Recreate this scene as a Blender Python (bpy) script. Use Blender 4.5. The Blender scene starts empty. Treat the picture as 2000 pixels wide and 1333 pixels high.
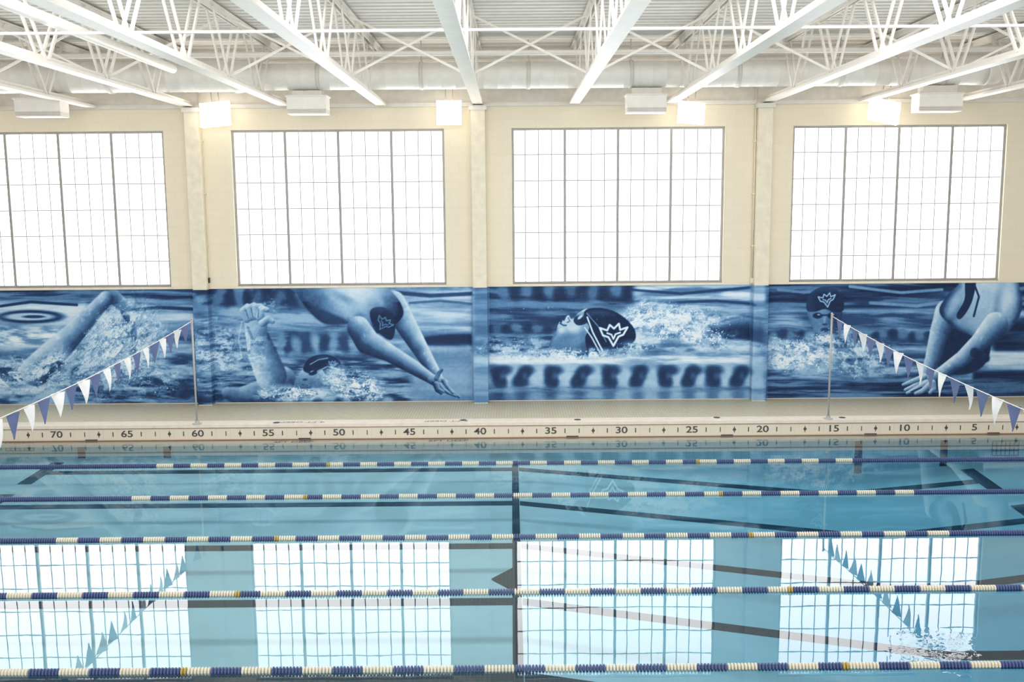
import bpy, math, random
import numpy as np
from mathutils import Matrix, Vector
random.seed(7)
C = bpy.context.scene.collection
F = 1944.0; TH = math.radians(7.93); ROLL = -0.008; H = 4.708
WALL = 23.4; EDGE = 21.0; WZ = -0.33
RM = (Matrix.Rotation(math.pi/2-TH, 3, 'X') @ Matrix.Rotation(ROLL, 3, 'Z'))
RI = RM.inverted()
def ray(px, py): return RM @ Vector(((px-1000)/F, -(py-666.5)/F, -1))
def at_y(px, py, D):
    r = ray(px, py); return Vector((0, 0, H)) + r*(D/r.y)
def at_z(px, py, z):
    r = ray(px, py); return Vector((0, 0, H)) + r*((z-H)/r.z)
def proj(X, Y, Z):
    m = np.array(RI); v = np.stack([X, Y, Z-H]); c = m @ v
    return 1000+F*c[0]/(-c[2]), 666.5-F*c[1]/(-c[2])

# ------------------------------------------------------------------ materials
def lin(c):
    out = []
    for v in c:
        v = v/255.0
        out.append(v/12.92 if v <= 0.04045 else ((v+0.055)/1.055)**2.4)
    return tuple(out)
def newmat(name):
    m = bpy.data.materials.new(name); m.use_nodes = True
    nt = m.node_tree; b = nt.nodes['Principled BSDF']
    return m, nt, b
def mat(name, c, rough=0.5, metal=0.0, var=0.04, scale=6.0, spec=0.3):
    m, nt, b = newmat(name)
    n = nt.nodes.new('ShaderNodeTexNoise'); n.inputs['Scale'].default_value = scale
    g = nt.nodes.new('ShaderNodeNewGeometry'); nt.links.new(g.outputs['Position'], n.inputs['Vector'])
    r = nt.nodes.new('ShaderNodeValToRGB'); l = lin(c)
    r.color_ramp.elements[0].position = 0.3; r.color_ramp.elements[1].position = 0.7
    r.color_ramp.elements[0].color = tuple(max(0, v*(1-var*2)) for v in l)+(1,)
    r.color_ramp.elements[1].color = tuple(min(1, v*(1+var)) for v in l)+(1,)
    nt.links.new(n.outputs['Fac'], r.inputs['Fac']); nt.links.new(r.outputs['Color'], b.inputs['Base Color'])
    b.inputs['Roughness'].default_value = rough; b.inputs['Metallic'].default_value = metal
    b.inputs['Specular IOR Level'].default_value = spec
    return m
def emis(name, c, s):
    m, nt, b = newmat(name)
    b.inputs['Base Color'].default_value = lin(c)+(1,)
    b.inputs['Emission Color'].default_value = lin(c)+(1,); b.inputs['Emission Strength'].default_value = s
    return m
def brickmat(name, c, mortar, bw, bh, ms, rough, bump, axes='XZ', c2=None, offset=0.5):
    m, nt, b = newmat(name)
    g = nt.nodes.new('ShaderNodeNewGeometry'); sp = nt.nodes.new('ShaderNodeSeparateXYZ'); cb = nt.nodes.new('ShaderNodeCombineXYZ')
    nt.links.new(g.outputs['Position'], sp.inputs[0])
    nt.links.new(sp.outputs[axes[0]], cb.inputs[0]); nt.links.new(sp.outputs[axes[1]], cb.inputs[1])
    t = nt.nodes.new('ShaderNodeTexBrick'); nt.links.new(cb.outputs[0], t.inputs['Vector'])
    t.offset = offset
    t.inputs['Scale'].default_value = 1; t.inputs['Brick Width'].default_value = bw; t.inputs['Row Height'].default_value = bh
    t.inputs['Mortar Size'].default_value = ms; t.inputs['Mortar Smooth'].default_value = 0.3
    t.inputs['Color1'].default_value = lin(c)+(1,); t.inputs['Color2'].default_value = lin(c2 or c)+(1,); t.inputs['Mortar'].default_value = lin(mortar)+(1,)
    nt.links.new(t.outputs['Color'], b.inputs['Base Color'])
    bp = nt.nodes.new('ShaderNodeBump'); bp.inputs['Strength'].default_value = bump; bp.inputs['Distance'].default_value = 0.01
    bp.invert = True
    nt.links.new(t.outputs['Fac'], bp.inputs['Height']); nt.links.new(bp.outputs[0], b.inputs['Normal'])
    b.inputs['Roughness'].default_value = rough
    return m
M = {}
M['wall'] = brickmat('cream painted block', (229, 219, 197), (222, 211, 188), 0.4, 0.2, 0.005, 0.6, 0.12, 'XZ', (227, 217, 194))
M['upper'] = mat('pale upper wall', (228, 222, 211), 0.6)
M['cream'] = mat('cream paint', (230, 221, 200), 0.5)
M['white'] = mat('white steel paint', (232, 227, 219), 0.45, var=0.02)
M['white2'] = mat('white steel paint dull', (220, 215, 207), 0.5, var=0.03)
M['deckroof'] = mat('white roof deck', (222, 217, 210), 0.55, var=0.03)
M['duct'] = mat('white duct paint', (238, 234, 227), 0.4, var=0.02)
M['frame'] = mat('grey aluminium', (160, 158, 155), 0.4)
M['housing'] = mat('grey lamp housing', (170, 167, 162), 0.5)
M['tile'] = brickmat('mosaic deck tile', (203, 195, 169), (170, 163, 139), 0.06, 0.06, 0.008, 0.4, 0.2, 'XY', (189, 182, 155), 0.0)
M['coping'] = mat('white coping', (222, 212, 197), 0.4)
M['gutter'] = brickmat('pale gutter tile', (216, 206, 187), (202, 191, 172), 0.3048, 0.3, 0.004, 0.35, 0.1)
M['brown'] = mat('brown trim tile', (150, 120, 94), 0.4)
M['black'] = mat('black marking', (34, 34, 38), 0.4)
M['number'] = mat('dark grey numerals', (80, 76, 74), 0.4)
M['dark'] = mat('dark grate', (74, 72, 72), 0.5)
M['step'] = mat('grey step bars', (110, 124, 126), 0.5)
M['grey'] = mat('grey lettering', (150, 148, 140), 0.5)
M['poolwall'] = brickmat('white pool tile', (204, 222, 224), (186, 206, 210), 0.15, 0.15, 0.006, 0.4, 0.1, offset=0.0)
M['line'] = brickmat('dark lane tile', (34, 46, 56), (54, 68, 78), 0.06, 0.06, 0.008, 0.4, 0.1, 'XY', offset=0.0)
M['floor'] = mat('pale grey blue pool plaster', (202, 218, 219), 0.7, var=0.03, scale=1.5)
M['fwhite'] = mat('cream white plastic', (218, 212, 194), 0.4, var=0.02)
M['fblue'] = mat('blue plastic', (76, 90, 134), 0.4, var=0.05)
M['fyellow'] = mat('yellow plastic', (186, 160, 88), 0.4)
M['flagw'] = mat('white pennant', (230, 230, 230), 0.6)
M['flagb'] = mat('blue pennant', (98, 110, 150), 0.6)
M['cord'] = mat('white cord', (220, 217, 210), 0.6)
M['steel'] = mat('brushed steel', (178, 176, 172), 0.4, 0.2)
M['lamp'] = emis('lamp lens', (255, 251, 240), 9.0)
M['lampglow'] = emis('lamp halo glow', (255, 246, 228), 3.0)  # glow added to the lamp sides, stands in for the lens halo

WIN = 6.2
# window panes: emission with the thin grid of the panel
def panemat():
    m = bpy.data.materials.new('translucent panel'); m.use_nodes = True; nt = m.node_tree; nt.nodes.clear()
    uv = nt.nodes.new('ShaderNodeUVMap'); sp = nt.nodes.new('ShaderNodeSeparateXYZ'); nt.links.new(uv.outputs[0], sp.inputs[0])
    res = []
    for ax, w in (('X', 0.044), ('Y', 0.023)):
        p = nt.nodes.new('ShaderNodeMath'); p.operation = 'PINGPONG'; p.inputs[1].default_value = 0.5
        nt.links.new(sp.outputs[ax], p.inputs[0])
        q = nt.nodes.new('ShaderNodeMath'); q.operation = 'LESS_THAN'; q.inputs[1].default_value = w
        nt.links.new(p.outputs[0], q.inputs[0]); res.append(q)
    mx = nt.nodes.new('ShaderNodeMath'); mx.operation = 'MAXIMUM'
    nt.links.new(res[0].outputs[0], mx.inputs[0]); nt.links.new(res[1].outputs[0], mx.inputs[1])
    mix = nt.nodes.new('ShaderNodeMix'); mix.data_type = 'FLOAT'
    nt.links.new(mx.outputs[0], mix.inputs[0]); mix.inputs[2].default_value = WIN; mix.inputs[3].default_value = 0.45
    e = nt.nodes.new('ShaderNodeEmission'); e.inputs['Color'].default_value = (1.0, 0.985, 0.97, 1)
    nt.links.new(mix.outputs[0], e.inputs['Strength'])
    o = nt.nodes.new('ShaderNodeOutputMaterial'); nt.links.new(e.outputs[0], o.inputs[0])
    return m
M['pane'] = panemat()

# ------------------------------------------------------------------ mesh builder
class MB:
    def __init__(s): s.v = []; s.f = []
    def box(s, x0, x1, y0, y1, z0, z1):
        b = len(s.v)
        s.v += [(x0,y0,z0),(x1,y0,z0),(x1,y1,z0),(x0,y1,z0),(x0,y0,z1),(x1,y0,z1),(x1,y1,z1),(x0,y1,z1)]
        s.f += [tuple(b+i for i in q) for q in ((3,2,1,0),(4,5,6,7),(0,1,5,4),(1,2,6,5),(2,3,7,6),(3,0,4,7))]
        return s
    def bar(s, p, q, w, h, up=(0,0,1)):
        p = Vector(p); q = Vector(q); d = (q-p).normalized(); u = Vector(up)
        if abs(d.dot(u)) > 0.98: u = Vector((0,1,0))
        a = d.cross(u).normalized()*(w/2); c = a.normalized().cross(d).normalized()*(h/2)
        b = len(s.v)
        for e in (p, q):
            for k in ((-1,-1),(1,-1),(1,1),(-1,1)): s.v.append(tuple(e+a*k[0]+c*k[1]))
        s.f += [tuple(b+i for i in g) for g in ((3,2,1,0),(4,5,6,7),(0,1,5,4),(1,2,6,5),(2,3,7,6),(3,0,4,7))]
        return s
    def lathe(s, p, d, prof, n=12):          # prof: (t along d, radius)
        p = Vector(p); d = Vector(d).normalized(); u = Vector((0,0,1)) if abs(d.z) < 0.9 else Vector((1,0,0))
        a = d.cross(u).normalized(); c = a.cross(d).normalized(); b = len(s.v)
        for t, r in prof:
            for k in range(n):
                g = 2*math.pi*k/n; s.v.append(tuple(p+d*t+(a*math.cos(g)+c*math.sin(g))*r))
        for i in range(len(prof)-1):
            for k in range(n):
                k2 = (k+1) % n; s.f.append((b+i*n+k, b+i*n+k2, b+(i+1)*n+k2, b+(i+1)*n+k))
        s.f.append(tuple(b+k for k in range(n))[::-1]); e = b+(len(prof)-1)*n; s.f.append(tuple(e+k for k in range(n)))
        return s
    def tube(s, p, q, r, n=12):
        L = (Vector(q)-Vector(p)).length; return s.lathe(p, Vector(q)-Vector(p), [(0,r),(L,r)], n)
    def path(s, pts, r, n=6):
        for i in range(len(pts)-1): s.tube(pts[i], pts[i+1], r, n)
        return s
    def poly(s, pts):
        b = len(s.v); s.v += [tuple(p) for p in pts]; s.f.append(tuple(range(b, b+len(pts)))); return s
    def mesh(s, name, m, smooth=False):
        me = bpy.data.meshes.new(name); me.from_pydata(s.v, [], s.f); me.materials.append(m)
        if smooth:
            me.polygons.foreach_set('use_smooth', [len(p.vertices) == 4 for p in me.polygons])
        me.update(); return me
    def build(s, name, m, parent=None, smooth=False):
        o = bpy.data.objects.new(name, s.mesh(name, m, smooth)); C.objects.link(o)
        if parent: o.parent = parent
        return o
def link(name, me, parent=None, loc=(0,0,0)):
    o = bpy.data.objects.new(name, me); C.objects.link(o); o.location = loc
    if parent: o.parent = parent
    return o
def tag(o, label, cat, group=None, kind=None):
    o['label'] = label; o['category'] = cat
    if group: o['group'] = group
    if kind: o['kind'] = kind
    return o
def thing(name, label, cat, loc=(0,0,0), group=None):
    o = bpy.data.objects.new(name, None); C.objects.link(o); o.location = loc
    return tag(o, label, cat, group)
def struct(o, label=None, cat=None):
    o['kind'] = 'structure'
    if label: o['label'] = label
    if cat: o['category'] = cat
    return o

# ------------------------------------------------------------------ room shell
XP = [-7.27, -0.74, 5.83]                     # pilasters
WINX = [(-12.93, -8.01), (-6.45, -1.53), (0.03, 4.96), (6.53, 11.47)]
WB, WT = 2.80, 6.41
X0, X1 = -15.5, 15.5
w = MB()
w.box(X0, X1, WALL, WALL+0.35, -0.3, WB)
w.box(X0, X1, WALL, WALL+0.35, WT, 6.95)
e = [X0]+[v for p in WINX for v in p]+[X1]
for i in range(0, len(e), 2): w.box(e[i], e[i+1], WALL, WALL+0.35, WB, WT)
struct(w.build('wall_back', M['wall']), 'cream painted block wall behind the mural and windows', 'wall')
struct(MB().box(X0, X1, WALL+0.05, WALL+0.35, 6.95, 8.4).build('wall_upper', M['upper']), 'pale wall strip above the windows behind the duct', 'wall')
struct(MB().box(X0, X1, WALL-0.05, WALL+0.1, 6.90, 6.99).build('trim_1', M['white2']), 'pale steel ledge along the top of the cream wall', 'trim')
wl = ['leftmost window of white panels, cut by the left edge', 'tall window above the diving swimmer, second from left', 'tall window above the backstroke swimmer, third from left', 'rightmost tall window of white translucent panels']
for i, (a, b) in enumerate(WINX):
    y = WALL+0.06
    fr = MB(); t = 0.055
    fr.box(a, a+t, y, y+0.12, WB, WT); fr.box(b-t, b, y, y+0.12, WB, WT)
    fr.box(a+t, b-t, y, y+0.12, WB, WB+t); fr.box(a+t, b-t, y, y+0.12, WT-t, WT)
    f = fr.build('window_%d' % (i+1), M['frame']); struct(f, wl[i], 'window')
    cw = (b-a)/4
    for k in range(1, 4):
        MB().box(a+k*cw-0.031, a+k*cw+0.031, y, y+0.10, WB+t, WT-t).build('mullion', M['frame'], f)
    for k in range(4):
        p0 = a+k*cw; p1 = p0+cw
        me = bpy.data.meshes.new('pane'); me.from_pydata([(p0, y+0.07, WB), (p1, y+0.07, WB), (p1, y+0.07, WT), (p0, y+0.07, WT)], [], [(0,1,2,3)])
        uvl = me.uv_layers.new(name='UVMap')
        for l, uv in zip(range(4), ((0,0),(4,0),(4,6),(0,6))): uvl.data[l].uv = uv
        me.materials.append(M['pane']); link('pane', me, f)
    MB().box(a-0.03, b+0.03, WALL-0.03, WALL+0.07, WB-0.05, WB).build('window_sill', M['cream'], f)
pl = ['cream steel column left of the diving swimmer window', 'cream steel column between the two middle windows', 'cream steel column right of the backstroke swimmer window']
for i, x in enumerate(XP):
    c = MB().box(x-0.16, x+0.16, WALL-0.25, WALL+0.0, 0.0, 6.9).build('trim_%d' % (i+2), M['cream']); struct(c, pl[i], 'column')
    MB().box(x-0.2, x+0.2, WALL-0.3, WALL, 6.8, 6.9).build('bearing_plate', M['white2'], c)

# roof deck, ribbed
PITCH = 0.3; zc = 8.2
vs = []; fs = []; y = 2.0; prof = []
while y < WALL+0.1:
    prof += [(y, zc), (y+0.17, zc), (y+0.21, zc+0.03), (y+0.27, zc+0.03)]; y += PITCH
for (yy, zz) in prof: vs += [(X0, yy, zz), (X1, yy, zz)]
for i in range(len(prof)-1): fs.append((2*i, 2*i+1, 2*i+3, 2*i+2))
me = bpy.data.meshes.new('ceiling'); me.from_pydata(vs, [], fs); me.materials.append(M['deckroof'])
struct(link('ceiling', me), 'white ribbed metal roof deck above the trusses', 'ceiling')

# deck and gutter
d = MB(); d.box(X0, X1, EDGE+0.42, WALL, -0.5, 0.0)
d.box(X0, -11.86, 3.0, EDGE+0.42, -0.5, 0.0); d.box(11.86, X1, 3.0, EDGE+0.42, -0.5, 0.0)
struct(d.build('floor', M['tile']), 'beige mosaic tile pool deck below the mural', 'floor')
PX = 11.46
cp = MB(); cp.box(-11.86, 11.86, EDGE, EDGE+0.42, -0.06, 0.008)
cp.box(-11.86, -PX, 3.0, EDGE, -0.06, 0.008); cp.box(PX, 11.86, 3.0, EDGE, -0.06, 0.008)
struct(cp.build('trim_5', M['coping']), 'white coping strip along the pool edge', 'coping')
gt = MB().box(-PX, PX, EDGE+0.01, EDGE+0.4, WZ-0.02, -0.055).build('trim_6', M['gutter'])
struct(gt, 'pale gutter face carrying dark distance numbers', 'pool gutter')
MB().box(-PX, PX, EDGE-0.004, EDGE+0.02, -0.07, -0.055).build('edge_strip', M['brown'], gt)
MB().box(-PX, PX, EDGE-0.006, EDGE+0.02, WZ-0.012, WZ+0.014).build('edge_strip', M['brown'], gt)
def text(name, s, size, m, parent, loc, rot, sx=1.0, off=0.004):
    cu = bpy.data.curves.new(name, 'FONT'); cu.body = s; cu.size = size; cu.align_x = 'CENTER'; cu.align_y = 'CENTER'; cu.offset = off
    to = bpy.data.objects.new('tmp', cu); C.objects.link(to); bpy.context.view_layer.update()
    me = bpy.data.meshes.new_from_object(to.evaluated_get(bpy.context.evaluated_depsgraph_get()))
    bpy.data.objects.remove(to); me.materials.clear(); me.materials.append(m)
    o = link(name, me, parent, loc); o.rotation_euler = rot; o.scale = (sx, 1, 1); return o
def ftx(ft): return 0.06+(37.5-ft)*0.3048
tk = MB(); dm = MB(); zt = -0.185; yf = EDGE+0.004
for ft in range(5, 75, 5):
    text('distance_number', str(ft), 0.20, M['number'], gt, (ftx(ft), yf, zt), (math.pi/2, 0, 0), 1.35, 0.003)
for ft in range(1, 75):
    if ft % 5 == 0: continue
    x = ftx(ft)
    if ft % 5 in (1, 4): tk.box(x-0.010, x+0.010, yf-0.002, yf+0.004, zt-0.05, zt+0.05)
    elif ft % 5 == 3: tk.box(x-0.008, x+0.008, yf-0.002, yf+0.004, zt-0.05, zt+0.05)
    else:
        dm.poly([(x-0.04, yf, zt), (x, yf, zt-0.05), (x+0.04, yf, zt), (x, yf, zt+0.05)])
        dm.box(x-0.006, x+0.006, yf-0.002, yf+0.002, zt-0.07, zt+0.07)
tk.build('tick_marks', M['number'], gt); dm.build('diamond_marks', M['number'], gt)
for px in (178, 595, 1118, 1420, 1700, 1940):
    x = at_y(px, 854, EDGE).x
    MB().box(x-0.13, x+0.13, EDGE-0.008, EDGE+0.01, WZ+0.008, WZ+0.034).build('overflow_slot', M['dark'], gt)
for px, py in ((540, 826), (905, 821), (1128, 820), (1400, 816), (1645, 816)):
    p = at_z(px, py, 0.01)
    MB().lathe((p.x, p.y, 0.006), (0,0,1), [(0, 0.08), (0.008, 0.07)], 14).build('deck_anchor', M['dark'], gt)
p = at_z(590, 826, 0.01); text('depth_marking', '4 FT DEEP', 0.2, M['grey'], gt, (p.x, EDGE+0.2, 0.012), (0, 0, math.pi), 1.1, 0.0)
p = at_z(872, 823, 0.01); text('depth_marking', '5 FT DEEP', 0.2, M['grey'], gt, (p.x, EDGE+0.2, 0.012), (0, 0, math.pi), 1.1, 0.0)
lip = MB().box(-PX, PX, EDGE-0.2, EDGE+0.05, WZ-0.08, WZ-0.03).build('trim_7', M['coping']); struct(lip, 'submerged gutter lip just below the waterline', 'pool gutter')
for px, s in ((575, '4FT DEEP'), (876, '5FT DEEP')):
    p = at_z(px, 861, WZ-0.03); text('depth_marking', s, 0.2, M['black'], lip, (p.x, EDGE-0.105, WZ-0.026), (0, 0, 0), 1.05, 0.004)

# pool basin
def sprof(X):
    pts = [(-20, 0), (0.1, 0), (6.2, 1), (7.3, 1.0), (10.6, 0.45), (20, 0.4)]
    for (a, va), (b, vb) in zip(pts, pts[1:]):
        if X <= b: return va+(vb-va)*(X-a)/(b-a)
def fz(X, D): return WZ-(0.38+0.026*(21-D)+sprof(X)*(0.49+0.05*(21-D)))
def strip(xs, ys, lift, name, m, parent=None):
    v = []; f = []; n = len(ys)
    for x in xs:
        for yy in ys: v.append((x, yy, fz(x, yy)+lift))
    for i in range(len(xs)-1):
        for j in range(n-1): f.append((i*n+j, (i+1)*n+j, (i+1)*n+j+1, i*n+j+1))
    me = bpy.data.meshes.new(name); me.from_pydata(v, [], f); me.materials.append(m)
    return link(name, me, parent)
def rng(a, b, st):
    k = max(1, int(math.ceil(abs(b-a)/st))); return [a+(b-a)*i/k for i in range(k+1)]
pf = struct(strip(sorted(set(rng(-PX, PX, 0.2)+[0.1, 6.2, 7.3, 10.6])), rng(3.0, EDGE+0.02, 0.6), 0, 'floor_pool', M['floor']), 'pale plastered pool bottom under the water', 'pool floor')
LC = [EDGE-2.15*(k+0.5) for k in range(6)]
for D in LC:
    strip(sorted(set(rng(-9.7, -0.02, 0.25))), [D-0.12, D+0.12], 0.006, 'lane_line', M['line'], pf)
    strip(sorted(set(rng(0.12, 9.7, 0.2)+[6.2, 7.3])), [D-0.12, D+0.12], 0.006, 'lane_line', M['line'], pf)
    for s in (-1, 1): strip([s*9.7-0.14, s*9.7+0.14], rng(D-0.75, D+0.75, 0.25), 0.008, 'lane_line_end', M['line'], pf)
strip([-0.02, 0.11], rng(4, 20.5, 0.4), 0.012, 'cross_line', M['line'], pf)
D = 14.25
tm = MB().poly([(-0.34, D, fz(-0.3, D)+0.02), (-0.02, D-0.42, fz(0, D-0.42)+0.02), (-0.02, D+0.42, fz(0, D+0.42)+0.02)]); tm.build('floor_arrow', M['line'], pf)
pw = struct(MB().box(-PX, PX, EDGE, EDGE+0.3, -2.7, WZ-0.021).build('wall_pool_back', M['poolwall']), 'tiled far side of the pool below the waterline', 'pool wall')
struct(MB().box(-PX-0.3, -PX, 3, EDGE+0.3, -2.7, -0.06).build('wall_pool_left', M['poolwall']), 'tiled left end of the pool', 'pool wall')
struct(MB().box(PX, PX+0.3, 3, EDGE+0.3, -2.7, -0.06).build('wall_pool_right', M['poolwall']), 'tiled right end of the pool', 'pool wall')
for x in (-9.33, -7.48, 7.48, 9.33):
    MB().box(x-0.08, x+0.08, EDGE-0.006, EDGE+0.01, fz(x, EDGE), WZ-0.03).build('tile_mark', M['line'], pw)
def grate(px0, py0, px1, py1):
    a = at_y(px0, py1, EDGE); b = at_y(px1, py0, EDGE); g = MB()
    nx = 6; nz = 3
    for i in range(nx+1):
        x = a.x+(b.x-a.x)*i/nx; g.box(x-0.008, x+0.008, EDGE-0.012, EDGE, a.z, b.z)
    for i in range(nz+1):
        z = a.z+(b.z-a.z)*i/nz; g.box(a.x, b.x, EDGE-0.014, EDGE-0.002, z-0.008, z+0.008)
    g.build('recessed_step', M['step'], pw)
grate(12, 864, 65, 881); grate(1937, 862, 1990, 890)

# water
def watermat():
    m = bpy.data.materials.new('pool water'); m.use_nodes = True; nt = m.node_tree; nt.nodes.clear(); N = nt.nodes.new; L = nt.links.new
    g = N('ShaderNodeNewGeometry')
    n1 = N('ShaderNodeTexNoise'); n1.inputs['Scale'].default_value = 1.6; n1.inputs['Detail'].default_value = 1.0; L(g.outputs['Position'], n1.inputs['Vector'])
    n2 = N('ShaderNodeTexNoise'); n2.inputs['Scale'].default_value = 7.0; n2.inputs['Detail'].default_value = 2.0; L(g.outputs['Position'], n2.inputs['Vector'])
    c = at_z(1865, 1282, WZ)
    dv = N('ShaderNodeVectorMath'); dv.operation = 'DISTANCE'; dv.inputs[1].default_value = tuple(c); L(g.outputs['Position'], dv.inputs[0])
    mr = N('ShaderNodeMapRange'); mr.inputs[1].default_value = 0.1; mr.inputs[2].default_value = 0.75; mr.inputs[3].default_value = 12.0; mr.inputs[4].default_value = 0.07; L(dv.outputs['Value'], mr.inputs[0])
    mu = N('ShaderNodeMath'); mu.operation = 'MULTIPLY_ADD'; L(n2.outputs['Fac'], mu.inputs[0]); L(mr.outputs[0], mu.inputs[1]); L(n1.outputs['Fac'], mu.inputs[2])
    b = N('ShaderNodeBump'); b.inputs['Strength'].default_value = 1.0; b.inputs['Distance'].default_value = 0.0006; L(mu.outputs[0], b.inputs['Height'])
    fr = N('ShaderNodeFresnel'); fr.inputs['IOR'].default_value = 1.34
    gl = N('ShaderNodeBsdfGlossy'); gl.inputs['Roughness'].default_value = 0.0; gl.inputs['Color'].default_value = (1, 1, 1, 1); L(b.outputs[0], gl.inputs['Normal'])
    tr = N('ShaderNodeBsdfTransparent')
    mx = N('ShaderNodeMixShader'); L(fr.outputs[0], mx.inputs[0]); L(tr.outputs[0], mx.inputs[1]); L(gl.outputs[0], mx.inputs[2])
    va = N('ShaderNodeVolumeAbsorption'); va.inputs['Color'].default_value = (0.05, 0.66, 0.86, 1); va.inputs['Density'].default_value = 0.34
    o = N('ShaderNodeOutputMaterial'); L(mx.outputs[0], o.inputs['Surface']); L(va.outputs[0], o.inputs['Volume'])
    return m
wt = MB().box(-PX+0.002, PX-0.002, 3.2, EDGE-0.002, -2.6, WZ).build('pool_water', watermat())
tag(wt, 'clear still turquoise water filling the swimming pool', 'water', kind='stuff')

# ------------------------------------------------------------------ lane ropes
def discs(name, m, n, pitch, r=0.045):
    b = MB()
    for i in range(n):
        x = (i+0.5)*pitch
        b.lathe((x-pitch*0.42, 0, 0), (1,0,0), [(0, r*0.55), (pitch*0.2, r), (pitch*0.62, r), (pitch*0.84, r*0.55)], 10)
    return b.mesh(name, m)
BL = 0.33; ND = 9; pt = BL/ND; HALF = 21
mw = discs('white_float_block', M['fwhite'], ND, pt); mb = discs('blue_float_block', M['fblue'], ND, pt)
NE = int((PX-0.15-HALF*BL)/pt); mend = discs('blue_float_run', M['fblue'], NE, pt); my = discs('yellow_float', M['fyellow'], 2, pt, 0.047)
nm = ['farthest', 'second farthest', 'middle', 'second nearest', 'nearest']
hint = ['beside the numbered gutter', 'crossing the mural reflection', 'along the near edge of the mural reflection', 'crossing the window reflections', 'along the bottom edge of the picture']
for k in range(5):
    D = EDGE-2.155*(k+1)
    t = thing('lane_rope', '%s blue and white lane rope, %s' % (nm[k], hint[k]), 'lane rope', (0, D, WZ+0.012), 'lane ropes across the pool')
    MB().tube((-PX+0.02, 0, 0), (PX-0.02, 0, 0), 0.012, 6).build('cable', M['steel'], t)
    for i in range(-HALF, HALF):
        odd = (i+k) % 2
        link('white_float_block' if odd else 'blue_float_block', mw if odd else mb, t, (i*BL, 0, 0))
    link('blue_float_run', mend, t, (HALF*BL, 0, 0)); link('blue_float_run', mend, t, (-HALF*BL-NE*pt, 0, 0))
    link('yellow_float', my, t, (-3.63, 0, 0)); link('yellow_float', my, t, (3.63-pt*2, 0, 0))

# ------------------------------------------------------------------ backstroke flags
def pennant(name, m, seed):
    rr = random.Random(seed); b = MB(); n = 6; wd = 0.24; L = 0.37; bend = rr.uniform(-0.05, 0.05); g = []
    for i in range(n+1):
        u = i/n; hw = wd/2*(1-u)+0.004
        for sx in (-1, 0, 1): g.append((bend*math.sin(u*2.2)*1.0+0.015*sx*sx, sx*hw, -u*L))
    b.v = g
    for i in range(n):
        for j in range(2): b.f.append((i*3+j, i*3+j+1, (i+1)*3+j+1, (i+1)*3+j))
    return b.mesh(name, m, True)
pm = {0: [pennant('white_pennant', M['flagw'], s) for s in range(3)], 1: [pennant('blue_pennant', M['flagb'], s+9) for s in range(3)]}
def lz(D): return 2.24-0.33*(1-((D-12.45)/8.5)**2)
for s, wd in ((-1, 'left'), (1, 'right')):
    X = s*6.83
    t = thing('pennant_line', 'string of blue and white pennants running from the %s flag pole' % wd, 'pennant string', (X, 20.95, 2.24), 'backstroke pennant strings')
    pts = [(0, D-20.95, lz(D)-2.24) for D in rng(20.95, 4.0, 0.47)]
    MB().path(pts, 0.008, 5).build('cord', M['cord'], t)
    for i in range(24):
        D = 20.6-0.455*i
        o = link('white_pennant' if i % 2 else 'blue_pennant', random.choice(pm[0 if i % 2 else 1]), t, (0, D-20.95, lz(D)-2.24))
        o.rotation_euler = (0, 0, s*math.radians(random.uniform(4, 30)))
    p = thing('flag_pole', 'thin steel flag pole at the pool edge holding the %s pennant string' % wd, 'pole', (X, EDGE+0.1, 0.008), 'pennant poles')
    MB().tube((0,0,0), (0,0,2.28), 0.02, 10).build('pole', M['steel'], p, True)
    MB().lathe((0,0,0), (0,0,1), [(0, 0.1), (0.015, 0.1), (0.03, 0.045), (0.08, 0.04)], 14).build('base', M['steel'], p)
    MB().lathe((0,0,2.28), (0,0,1), [(0, 0.026), (0.02, 0.026), (0.035, 0.012)], 10).build('cap', M['steel'], p)
    MB().tube((0,0,2.235), (0,-0.15,2.235), 0.01, 6).build('hook', M['steel'], p)

# ------------------------------------------------------------------ roof trusses
ZB, ZTOP = 6.93, 8.16; YN, YF = 5.2, 23.3; SP = 2.21; PN = 2.4
bc = MB()
bc.box(-0.115, 0.115, YN, YF, 0, 0.025); bc.box(-0.05, -0.03, YN, YF, 0.025, 0.13); bc.box(0.03, 0.05, YN, YF, 0.025, 0.13)
bc.box(-0.115, -0.10, YN, YF, 0.025, 0.05); bc.box(0.10, 0.115, YN, YF, 0.025, 0.05)
bcm = bc.mesh('bottom_chord', M['white'])
tc = MB(); h = ZTOP-ZB
tc.box(-0.1, 0.1, YN, YF, h-0.025, h); tc.box(-0.05, -0.03, YN, YF, h-0.12, h-0.025); tc.box(0.03, 0.05, YN, YF, h-0.12, h-0.025)
tcm = tc.mesh('top_chord', M['white'])
def web(dy):
    b = MB()
    for sx in (-0.062, 0.062): b.bar((sx, 0.04*(1 if dy > 0 else -1), 0.06), (sx, dy, h-0.05), 0.06, 0.03, (1, 0, 0))
    return b.mesh('web_member', M['white'])
wf, wbk = web(0.85), web(-0.85)
tx = [-0.74+SP*k for k in range(-5, 7)]
onm = ['leftmost', 'second', 'third', 'fourth', 'fifth', 'sixth', 'seventh', 'eighth', 'ninth', 'tenth', 'eleventh', 'rightmost']
for i, x in enumerate(tx):
    lab = 'white steel roof truss above the pool, %s%s' % (onm[i], ' from the left' if 0 < i < 11 else ' of the row')
    t = thing('roof_truss', lab, 'roof truss', (x, 0, ZB), 'white roof trusses')
    link('bottom_chord', bcm, t); link('top_chord', tcm, t)
    y = YF-2.3
    while y > YN+0.9:
        link('web_member', wf, t, (0, y, 0)); link('web_member', wbk, t, (0, y, 0)); y -= PN
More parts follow.
